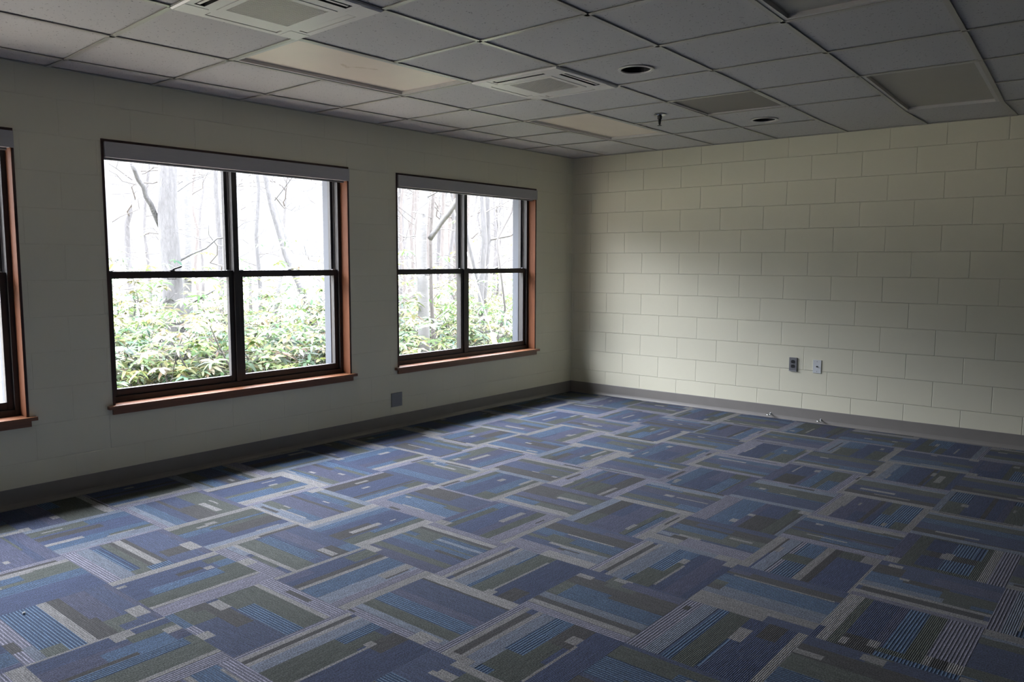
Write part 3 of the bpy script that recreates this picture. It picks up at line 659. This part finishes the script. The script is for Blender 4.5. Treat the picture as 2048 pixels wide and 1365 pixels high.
# ------------------------------------------------------------------ windows
YF = 0.085           # frame face behind the wall face
def build_window(n, x0, x1, lever):
    r = bpy.data.objects.new('window_%d' % n, None); link(r); r.location = ((x0+x1)/2, 0, WZ0); tag(r, kind='structure')
    ox, oz = (x0+x1)/2, WZ0
    a, b, H = x0-ox, x1-ox, WZ1-WZ0
    T = 0.014
    MB().box(a, a+T, -0.002, YF, 0, H).build('jamb', WOOD_JAMB, r); MB().box(b-T, b, -0.002, YF, 0, H).build('jamb', WOOD_JAMB, r)
    MB().box(a+T, b-T, -0.002, YF, H-T, H).build('head_jamb', WOOD_JAMB, r)
    MB().box(a, a+T, -0.004, -0.002, 0.001, H).box(b-T*.7, b, -0.004, -0.002, 0.001, H).box(a+T, b-T*.7, -0.004, -0.002, H-T, H).build('casing_edge', WOOD_EDGE, r)
    MB().box(a-0.034, b+0.034, -0.034, 0.0, -0.020, 0.0).box(a+0.0005, b-0.0005, -0.001, YF+0.004, -0.020+0.0201, 0.0008).build('window_sill', WOOD, r, bevel=0.003)
    MB().box(a-0.006, b+0.006, -0.017, 0.0, -0.055, -0.0205).build('apron', WOOD, r, bevel=0.002)
    # bronze frame: perimeter and centre mullion
    y0, y1 = YF, 0.19; fw = 0.034; fr = MB(); i0, i1 = a+T*0.4, b-T*0.4
    fr.box(i0, i0+fw, y0, y1, 0.0, H-T); fr.box(i1-fw, i1, y0, y1, 0.0, H-T)
    fr.box(i0+fw, i1-fw, y0, y1, H-T-0.03, H-T); fr.box(i0+fw, i1-fw, y0, y1, 0.0, 0.036)
    fr.box(-0.02, 0.02, y0+0.004, y1, 0.036, H-T-0.03)
    fr.build('window_frame', BRONZE, r, bevel=0.002)
    zm0, zm1 = 1.267-oz, 1.312-oz; st = 0.034; zb, zt = 0.036, H-T-0.03
    for (u0, u1, lv) in ((i0+fw, -0.02, lever), (0.02, i1-fw, False)):
        # upper sash, outer track
        ya, yb = 0.142, 0.172; s = MB()
        s.box(u0, u0+st*0.8, ya, yb, zm0+0.004, zt); s.box(u1-st*0.8, u1, ya, yb, zm0+0.004, zt)
        s.box(u0+st*0.8, u1-st*0.8, ya, yb, zt-0.035, zt); s.box(u0+st*0.8, u1-st*0.8, ya, yb, zm0+0.004, zm1-0.004)
        up = s.build('upper_sash', BRONZE, r)
        MB().box(u0+st*0.8-0.003, u1-st*0.8+0.003, 0.155, 0.159, zm1-0.007, zt-0.032).build('pane', GLASS, up)
        # lower sash, inner track
        ya, yb = 0.103, 0.135; s = MB()
        s.box(u0, u0+st, ya, yb, zb, zm1); s.box(u1-st, u1, ya, yb, zb, zm1)
        s.box(u0+st, u1-st, ya, yb, zb, zb+0.044); s.box(u0+st, u1-st, ya, yb, zm0, zm1)
        lo = s.build('lower_sash', BRONZE, r, bevel=0.0015)
        MB().box(u0+st-0.003, u1-st+0.003, 0.117, 0.121, zb+0.041, zm0+0.003).build('pane', GLASS, lo)
        tr = MB().box(u1-0.0035, u1, 0.1365, 0.1405, zm1, zt); tr.box(u0, u0+0.0035, 0.1365, 0.1405, zm1, zt); tr.build('sash_track', TRACK, r)
        # cam lock on the meeting rail and the two tilt latches
        uc = (u0+u1)/2; lk = MB()
        lk.lathe([(0.017, 0.0), (0.017, 0.006), (0.012, 0.010), (0.004, 0.011)], 16, (uc, 0.12, zm1))
        if lv: lk.prism([(0.0, 0.006), (0.012, 0.008), (0.062, 0.024), (0.066, 0.034), (0.05, 0.03), (0.0, 0.014)], lambda x, z: Vector((uc+x, 0.112, zm1+z)), lambda x, z: Vector((uc+x, 0.122, zm1+z)))
        else: lk.box(uc, uc+0.035, 0.113, 0.12, zm1+0.005, zm1+0.009)
        lk.build('sash_lock', BRONZE if lv else TRACK, lo)
        lf = MB().tube([(uc-0.028, 0.128, zm0), (uc-0.028, 0.128, zm0-0.008), (uc+0.028, 0.128, zm0-0.008), (uc+0.028, 0.128, zm0)], 0.0022, 6)
        lf.build('sash_lift', DARKMETAL, lo)
        for k in (u0+0.03, u1-0.03): MB().box(k-0.012, k+0.012, 0.107, 0.12, zm1, zm1+0.004).build('tilt_latch', TRACK, lo)
    # painted exterior trim around the outside of the opening
    e = MB(); e.box(a+0.002, a+0.045, 0.19, 0.262, -0.002, H); e.box(b-0.045, b-0.002, 0.19, 0.262, -0.002, H); e.box(a+0.045, b-0.045, 0.19, 0.262, H-0.045, H)
    e.box(a+0.045, b-0.045, 0.19, 0.28, -0.002, 0.02)
    e.build('exterior_trim', EXT_TRIM, r)
    return r
for n, (a, b) in enumerate(WIN): build_window(n+1, a, b, n == 1)

def valance(x0, x1, label):
    t = thing('roller_shade', ((x0+x1)/2, 0, 1.985), label, 'roller shade', 'grey roller shade headboxes above the windows')
    L = (x1-x0)/2-0.006; xr = L+0.002
    b = MB(); b.prism([(-0.014, 0.0), (0.066, 0.0), (0.066, 0.088), (-0.01, 0.088), (-0.014, 0.084)], lambda y, z: Vector((-L+0.011, y, z)), lambda y, z: Vector((L-0.013, y, z)))
    b.build('headbox', VALANCE, t)
    # the fascia alone runs the full width and laps over the side jambs
    MB().box(-L+0.010, xr+0.002, -0.018, -0.0145, -0.001, 0.089).build('fascia', VALANCE, t, bevel=0.001)
    MB().tube([(-L+0.02, 0.028, -0.006), (L-0.02, 0.028, -0.006)], 0.008, 10).build('hem_bar', PLATE_GREY, t)
    return t
valance(*WIN[0], 'grey roller shade headbox over the leftmost window')
valance(*WIN[1], 'grey roller shade headbox over the wide middle window')
valance(*WIN[2], 'grey roller shade headbox over the window nearest the corner')

# ------------------------------------------------------------------ wall plates and fittings
# local frame of a plate: u along the wall, d out of the wall, z up
def wall_frame(o, wall):
    if wall == 'far': o.rotation_euler = (0, 0, math.radians(-90))   # local x -> -y, local -y -> -x (into room)
def rounded(w_, h_, r, n=5):
    pts = []
    for cx_, cz_, a0 in ((w_/2-r, h_/2-r, 0), (-w_/2+r, h_/2-r, 90), (-w_/2+r, -h_/2+r, 180), (w_/2-r, -h_/2+r, 270)):
        for k in range(n+1): a = math.radians(a0+90*k/n); pts.append((cx_+r*math.cos(a), cz_+r*math.sin(a)))
    return pts
def plate(mb, pts, d0, d1, cx_=0, cz_=0): mb.prism(pts, lambda x, z: Vector((x+cx_, -d0, z+cz_)), lambda x, z: Vector((x+cx_, -d1, z+cz_)))

t = thing('power_outlet', (0, -2.379, 0.498), 'grey metal double power outlet with black sockets on the block wall', 'power outlet'); wall_frame(t, 'far')
b = MB(); plate(b, rounded(0.068, 0.112, 0.003), 0.0, 0.011); b.build('cover_plate', PLATE_GREY, t, bevel=0.0015)
for z in (0.0195, -0.0195):
    b = MB(); pts = [(0.0172*math.cos(2*math.pi*k/24), max(-0.0145, min(0.0145, 0.0172*math.sin(2*math.pi*k/24)))) for k in range(24)]
    plate(b, pts, 0.010, 0.0135, 0, z); s = b.build('socket', BLACK, t)
    hb = MB(); hb.box(-0.008, -0.006, -0.0139, -0.0134, z-0.004, z+0.006); hb.box(0.006, 0.008, -0.0139, -0.0134, z-0.003, z+0.005)
    hb.build('slots', DARKMETAL, s)
MB().box(-0.034, 0.034, -0.016, 0.0, -0.064, -0.0565).build('bottom_lip', STEEL, t)
b = MB(); plate(b, rounded(0.006, 0.006, 0.0028), 0.010, 0.0125); b.build('screw', STEEL, t)

t = thing('cable_plate', (0, -2.585, 0.492), 'white cable television wall plate beside the power outlet', 'wall plate'); wall_frame(t, 'far')
b = MB(); plate(b, rounded(0.07, 0.114, 0.002), 0.0, 0.007); b.build('cover_plate', PLATE_WHITE, t, bevel=0.002)
for z in (0.042, -0.042):
    b = MB(); plate(b, rounded(0.005, 0.005, 0.0024), 0.006, 0.0082, 0, z); b.build('screw', DARKMETAL, t)
b = MB(); plate(b, rounded(0.012, 0.012, 0.004), 0.006, 0.010); b.tube([(0, -0.008, 0), (0, -0.021, 0)], 0.0042, 12); b.build('coax_jack', DARKMETAL, t)

t = thing('blank_plate', (-2.481, 0, 0.2385), 'square dark grey blank cover plate low on the window wall', 'wall plate')
b = MB(); plate(b, rounded(0.114, 0.114, 0.002), 0.0, 0.008); b.build('cover_plate', PLATE_GREY, t, bevel=0.0015)

# little metal screw eyes driven into the vinyl base
for y, lab in ((-2.195, 'small metal screw eye on the baseboard, below and left of the outlet'), (-2.637, 'small metal screw eye on the baseboard, below the white cable plate')):
    t = thing('screw_eye', (-0.006, y, 0.036), lab, 'screw eye', 'screw eyes on the baseboard')
    MB().lathe([(0.009, 0.0), (0.008, 0.003), (0.004, 0.004)], 14).build('flange', STEEL, t).rotation_euler = (0, math.radians(-90), 0)
    MB().tube([(0, 0, 0), (-0.03, 0, -0.004)], 0.004, 10).build('shank', STEEL, t)
    rp = [(-0.03-0.017+0.017*math.cos(2*math.pi*k/24), 0.019*math.sin(2*math.pi*k/24), -0.005) for k in range(25)]
    MB().tube(rp, 0.0042, 8, cap=False).build('ring', CHROME, t, smooth=True)

p = at(48, 1229, 1); k = (0-CAM.z)/(p.z-CAM.z); p = CAM+(p-CAM)*k
b = MB(); b.lathe([(0.002, 0.0), (0.0055, 0.002), (0.006, 0.005), (0.004, 0.008), (0.001, 0.009)], 9)
tag(b.build('crumb', CRUMB, loc=(p.x, p.y, 0.0)), 'tiny white crumb lying on the carpet by the left edge', 'crumb')

# ------------------------------------------------------------------ outdoors
GZ = -0.55
g = MB(); nx, ny = 40, 40; rg = random.Random(3)
gx = lambda i: -45+100*i/nx
gy = lambda j: WALL_T+0.0+70*(j/ny)**1.5
for j in range(ny+1):
    for i in range(nx+1): g.v.append((gx(i), gy(j), GZ + (0.0 if j < 2 else rg.uniform(-0.08, 0.08)+0.012*gy(j))))
for j in range(ny):
    for i in range(nx): q = j*(nx+1)+i; g.f.append((q, q+1, q+nx+2, q+nx+1))
tag(g.build('ground', LITTER, smooth=True), 'pale forest floor outside the windows', kind='structure')
BOUNCE = mat('pale_bounce', (0.84, 0.75, 0.64), 0.9, noise=0.1, nscale=25)  # for the unseen ground strip added to bounce daylight onto the ceiling
tag(MB().box(-4.8, 10, WALL_T, 4.0, GZ-0.1, GZ+0.05).build('bounce_strip', BOUNCE), 'unseen pale strip added along the outside of the wall to bounce daylight', kind='structure')
def ground_z(y): return GZ+0.012*y

def wander(p0, p1, k, amp, rnd):
    p0, p1 = Vector(p0), Vector(p1); pts = []
    L_ = (p1-p0).length
    for i in range(k+1):
        f = i/k; e = math.sin(math.pi*f)*0.6+0.15 if 0 < i < k else 0
        pts.append(p0.lerp(p1, f)+Vector((rnd.uniform(-1, 1), rnd.uniform(-1, 1), rnd.uniform(-1, 1)))*amp*L_*e)
    return pts
def branch_out(mb, pts, rads, rnd, n, lo, length, depth, r_scale=0.4, sides=5):
    for _ in range(n):
        i = rnd.randint(int(lo*(len(pts)-1)), len(pts)-2); f = rnd.random(); p = pts[i].lerp(pts[i+1], f)
        r = (rads[i]*(1-f)+rads[i+1]*f)*r_scale*rnd.uniform(0.5, 1)
        r = max(r, 0.004); a = rnd.uniform(0, 2*math.pi); L_ = length*rnd.uniform(0.5, 1.2)
        e = p+Vector((math.cos(a)*L_, math.sin(a)*L_, L_*rnd.uniform(-0.15, 0.8)))
        bp = wander(p, e, 6, 0.09, rnd); br = [r*(1-0.85*k/6) for k in range(7)]
        mb.tube(bp, br, sides, cap=False)
        if depth > 0: branch_out(mb, bp, br, rnd, 3, 0.2, L_*0.55, depth-1, 0.6, 4)

def tree_at(px, d, wpx, label, mt, seed, group=None, lean=0.0, height=9.0, branches=8, blen=2.0, extra=None, name='bare_tree', kinks=0.01):
    """px: where the trunk crosses eye level, d: depth, wpx: its width in pixels there"""
    rnd = random.Random(seed); e = at(px, 545, d); rad = wpx*d/F_PX/2; gz = ground_z(e.y)
    side = Vector((RT.x, RT.y, 0)).normalized()
    t = thing(name, (e.x-side.x*lean*(e.z-gz), e.y-side.y*lean*(e.z-gz), gz), label, 'tree', group)
    o = Vector(t.location); top = side*lean*height+Vector((0, 0, height))
    pts = wander((0, 0, -0.1), top, 12, kinks, rnd); rads = [rad*(1.25 if k == 0 else 1.08-0.07*k) if k < 9 else rad*(0.45-0.12*(k-9)) for k in range(13)]
    rads = [max(0.01, x) for x in rads]
    MB().tube(pts, rads, 14).build('trunk', mt, t, smooth=True)
    if branches:
        b = MB(); branch_out(b, pts, rads, rnd, branches, 0.12, blen, 1, 0.4 if wpx < 14 else 0.17); b.build('crown', TWIG if wpx < 14 else mt, t, smooth=True)
    if extra:
        for name_, px0, py0, d0, px1, py1, d1, w0, w1 in extra:
            rr = random.Random(seed+7); p0, p1 = at(px0, py0, d0)-o, at(px1, py1, d1)-o
            pp = wander(p0, p1, 8, 0.015, rr); MB().tube(pp, [(w0+(w1-w0)*k/8)*d0/F_PX/2 for k in range(9)], 10).build(name_, mt, t, smooth=True)
    return t

# the trunks one can tell apart, window by window
tree_at(340, 10.0, 42, 'thickest furrowed grey trunk seen through the middle window, left half', BARK, 21, lean=0.0, height=10,
        extra=[('limb', 322, 455, 10.0, 262, 325, 9.4, 11, 8)])
tree_at(374, 10.6, 21, 'slim pale spotted trunk just right of the thickest trunk', BARK_PALE, 122, extra=[('limb', 365, 592, 10.4, 344, 560, 10.0, 5, 4), ('limb', 378, 610, 10.5, 430, 580, 10.2, 5, 3)])
tree_at(440, 13.5, 12, 'thin grey trunk beside the centre mullion of the middle window', BARK, 23)
tree_at(227, 15, 11, 'faint pale trunk at the left edge of the middle window', BARK_PALE, 24)
tree_at(282, 18, 10, 'faint slim trunk left of the leaning limb in the middle window', BARK_PALE, 25, lean=-0.02)
tree_at(515, 12.5, 9, 'slim trunk in the right half of the middle window, next to the mullion', BARK, 26)
tree_at(604, 11.0, 15, 'leaning furrowed trunk in the right half of the middle window', BARK, 27, lean=-0.2, height=8, kinks=0.03, branches=10)
tree_at(552, 12.0, 9, 'slender forked trunk in the middle of the middle window, right half', BARK_PALE, 28, lean=0.06, kinks=0.03)
tree_at(640, 17, 8, 'faint straight trunk at the right of the middle window', BARK_PALE, 29)
tree_at(849, 9.5, 24, 'thick white-barked trunk in the window nearest the corner', BARK_PALE, 131, lean=0.005,
        extra=[('limb', 860, 478, 9.5, 918, 396, 9.2, 11, 12)])
tree_at(866, 9.8, 9, 'brown trunk standing right behind the white-barked trunk', BARK_BROWN, 32, branches=4)
tree_at(832, 13, 9, 'grey trunk left of the white-barked trunk', BARK_BROWN, 33)
tree_at(806, 16, 7, 'thin faint trunk at the left edge of the window nearest the corner', BARK_BROWN, 34)
tree_at(963, 11.0, 13, 'left trunk of the grey pair in the corner window, right half', BARK, 35, lean=-0.005)
tree_at(973, 11.25, 13, 'right trunk of the grey pair in the corner window, right half', BARK, 36, lean=0.012)
tree_at(954, 11.2, 7, 'slanting thin trunk leaning into the grey pair', BARK, 37, lean=-0.17, branches=4)
tree_at(1012, 19, 7, 'thin pale trunk at the right of the corner window', BARK_PALE, 38)
tree_at(1002, 10.2, 5, 'crooked sapling right of the grey pair of trunks', TWIG, 39, lean=0.10, height=5, kinks=0.05, branches=6, blen=1.0)

# bare woods farther off
rw = random.Random(77); far = []
for k in range(6):
    proto = tree_at(100, 22, 8, 'thin bare tree far back in the pale woods', [BARK_PALE, BARK, BARK_BROWN][k % 3], 200+k, group='bare trees far back in the woods', lean=rw.uniform(-0.05, 0.05), height=11, branches=16, blen=1.7, kinks=0.02)
    far.append(proto)
spots = []
for k in range(64):
    px = rw.choice([rw.uniform(-20, 20), rw.uniform(215, 680), rw.uniform(215, 680), rw.uniform(790, 1050), rw.uniform(790, 1050)])
    spots.append((px, rw.uniform(15, 38)))
for k, (px, d) in enumerate(spots):
    o = far[k] if k < 6 else copy_tree(far[k % 6])
    e = at(px, 540, d); o.location = (e.x, e.y, ground_z(e.y)-0.1); o.rotation_euler = (0, 0, rw.uniform(0, 6.28)); s = rw.uniform(0.7, 1.5); o.scale = (s, s, 1.0)

# rhododendron thicket
GREENS = [(0.070, 0.102, 0.040), (0.09, 0.115, 0.044), (0.115, 0.127, 0.052), (0.066, 0.10, 0.062), (0.125, 0.12, 0.072), (0.088, 0.113, 0.073), (0.145, 0.145, 0.095)]
def leaf(mb, tints, p, d, up, L_, W_, col, droop):
    d = d.normalized(); s = d.cross(up)
    if s.length < 1e-3: s = Vector((1, 0, 0))
    s.normalize(); nrm = s.cross(d)
    a = p; b1 = p+d*L_*0.45-nrm*0.0; tip = p+d*L_-Vector((0, 0, 1))*droop*L_
    mid0 = p+d*L_*0.35+s*W_/2+nrm*0.004; mid1 = p+d*L_*0.35-s*W_/2+nrm*0.004
    m2a = p+d*L_*0.75+s*W_*0.36-Vector((0, 0, 1))*droop*L_*0.45; m2b = p+d*L_*0.75-s*W_*0.36-Vector((0, 0, 1))*droop*L_*0.45
    n = len(mb.v); mb.v += [tuple(v) for v in (a, mid0, m2a, tip, m2b, mid1)]; mb.f.append((n, n+1, n+2, n+5)[:3]+(n+4, n+5)); mb.f.append((n+2, n+3, n+4))
    tints += [col, col]
def shrub_mesh(seed, W_, H_, whorls):
    rnd = random.Random(seed); st = MB(); lf = MB(); tints = []
    ends = []
    for k in range(9):
        a = rnd.uniform(0, 6.28); rr = rnd.uniform(0.2, 0.5)*W_; e = Vector((math.cos(a)*rr, math.sin(a)*rr, H_*rnd.uniform(0.55, 0.95)))
        pts = wander((rnd.uniform(-.1, .1), rnd.uniform(-.1, .1), -0.1), e, 6, 0.1, rnd); rd = [0.02*(1-0.8*i/6) for i in range(7)]
        st.tube(pts, rd, 6, cap=False); branch_out(st, pts, rd, rnd, 5, 0.3, 0.5, 0, 0.7, 4); ends += pts[3:]
    for k in range(whorls):
        c = rnd.choice(ends)+Vector((rnd.gauss(0, 1)*W_*0.2, rnd.gauss(0, 1)*W_*0.2, rnd.gauss(0, 1)*H_*0.16))
        if c.z < 0.02: c.z = rnd.uniform(0.02, H_*0.6)
        n = rnd.randint(6, 9); a0 = rnd.uniform(0, 6.28); base = rnd.choice(GREENS); tilt = Vector((rnd.uniform(-.5, .5), rnd.uniform(-.5, .5), 1)).normalized()
        for q in range(n):
            a = a0+2*math.pi*q/n+rnd.uniform(-.2, .2)
            d = Vector((math.cos(a), math.sin(a), rnd.uniform(-0.45, 0.35))); col = tuple(v*rnd.uniform(0.75, 1.2) for v in base)+(1.0,)
            leaf(lf, tints, c, d, tilt, rnd.uniform(0.085, 0.14), rnd.uniform(0.026, 0.04), col, rnd.uniform(0.05, 0.4))
    return st, lf, tints
protos = []
def make_shrub(seed, W_, H_, whorls):
    t = thing('rhododendron_shrub', (0, 0, 0), 'leafy green shrub outside', 'shrub')
    st, lf, tints = shrub_mesh(seed, W_, H_, whorls)
    st.build('stems', TWIG, t, smooth=True); o = lf.build('foliage', LEAF, t, fix=False)
    A = o.data.attributes.new('tint', 'FLOAT_COLOR', 'FACE'); A.data.foreach_set('color', [x for c in tints for x in c])
    return t
for k, (W_, H_, n) in enumerate([(1.9, 1.7, 230), (1.6, 1.45, 190), (2.2, 1.9, 260), (1.5, 1.2, 190)]): protos.append(make_shrub(500+k, W_, H_, n))
SH = [  # px, depth, prototype, scale, pane
    (235, 7.8, 1, 1.0, 'ml'), (275, 7.7, 3, 1.05, 'ml'), (335, 7.8, 3, 0.95, 'ml'), (395, 7.7, 3, 1.0, 'ml'), (450, 8.0, 3, 1.1, 'ml'), (240, 10.2, 2, 0.95, 'ml'), (290, 11.2, 0, 1.1, 'ml'), (415, 11.4, 2, 1.0, 'ml'), (455, 10.4, 0, 1.0, 'ml'), (345, 8.8, 3, 1.0, 'ml'),
    (505, 8.0, 3, 1.1, 'mr'), (565, 7.7, 3, 1.0, 'mr'), (620, 8.0, 1, 0.95, 'mr'), (665, 8.2, 3, 1.1, 'mr'), (495, 10.4, 0, 1.0, 'mr'), (565, 12.5, 2, 0.9, 'mr'), (655, 10.0, 0, 1.0, 'mr'), (610, 9.2, 3, 1.0, 'mr'),
    (800, 9.6, 1, 1.0, 'cl'), (838, 10.4, 3, 0.9, 'cl'), (892, 9.8, 3, 1.1, 'cl'), (808, 11.6, 0, 1.0, 'cl'), (885, 12.5, 2, 1.0, 'cl'), (925, 11.2, 1, 1.0, 'cl'),
    (950, 10.2, 3, 0.9, 'cr'), (1000, 9.9, 1, 0.95, 'cr'), (1035, 10.2, 3, 1.1, 'cr'), (960, 13.5, 1, 1.1, 'cr'), (1022, 12.8, 0, 1.0, 'cr'), (1060, 11.6, 0, 1, 'cr'),
    (-15, 7.8, 0, 1.0, 'lw'), (10, 9.5, 2, 1.0, 'lw'), (-140, 8.0, 2, 1.0, 'lw'), (-260, 7.6, 0, 1.1, 'lw'), (-400, 7.6, 2, 1.0, 'lw'), (130, 8.6, 1, 1.0, 'ml'), (735, 10.8, 2, 1.0, 'mr')]
PANES = {'ml': 'broad-leaved green shrub behind the lower left pane of the middle window', 'mr': 'broad-leaved green shrub behind the lower right pane of the middle window',
         'cl': 'broad-leaved green shrub behind the lower left pane of the corner window', 'cr': 'broad-leaved green shrub behind the lower right pane of the corner window',
         'lw': 'broad-leaved green shrub glimpsed through the leftmost window'}
GRP = {'ml': 'shrubs behind the middle window, left', 'mr': 'shrubs behind the middle window, right', 'cl': 'shrubs behind the corner window, left', 'cr': 'shrubs behind the corner window, right', 'lw': 'shrubs behind the leftmost window'}
rs = random.Random(9); first = set()
for px, d, pk, s, pane in SH:
    if pk in first: o = copy_tree(protos[pk])
    else: o = protos[pk]; first.add(pk)
    e = at(px, 540, d); o.location = (e.x, e.y, ground_z(e.y)); o.rotation_euler = (0, 0, rs.uniform(0, 6.28)); o.scale = (s, s, s*rs.uniform(0.92, 1.08))
    o['label'] = PANES[pane]; o['group'] = GRP[pane]

# guy wire with its yellow guard
P0, P1, P2 = at(885, 345, 12.0), at(984, 668, 9.0), at(993, 700, 8.75)
dv = (P1-P0).normalized(); end = P1+dv*1.2
t = thing('guy_wire', tuple(end), 'thin pale guy wire with a yellow plastic guard beyond the corner window', 'guy wire')
MB().tube([P0+dv*-3-end, P1+dv*0.3-end, Vector((0, 0, 0))], 0.006, 6).build('wire', TRACK, t)
MB().tube([P1-end, P1+dv*0.95-end], 0.028, 10).build('guard', YELLOW, t, smooth=True)
# pale box outside the leftmost window
p = at(-10, 775, 7.2)
t = thing('utility_box', (p.x-0.55, p.y+0.2, GZ+0.06), 'pale grey box with a white lid outside the leftmost window', 'utility box')
MB().box(-0.6, 0.6, -0.35, 0.35, -0.06, 0.78).build('cabinet', mat('pale_grey_paint', (0.3, 0.34, 0.42), 0.5), t, bevel=0.01)
MB().box(-0.63, 0.63, -0.38, 0.38, 0.78, 0.95).build('lid', mat('white_paint', (0.7, 0.7, 0.7), 0.5), t, bevel=0.015)
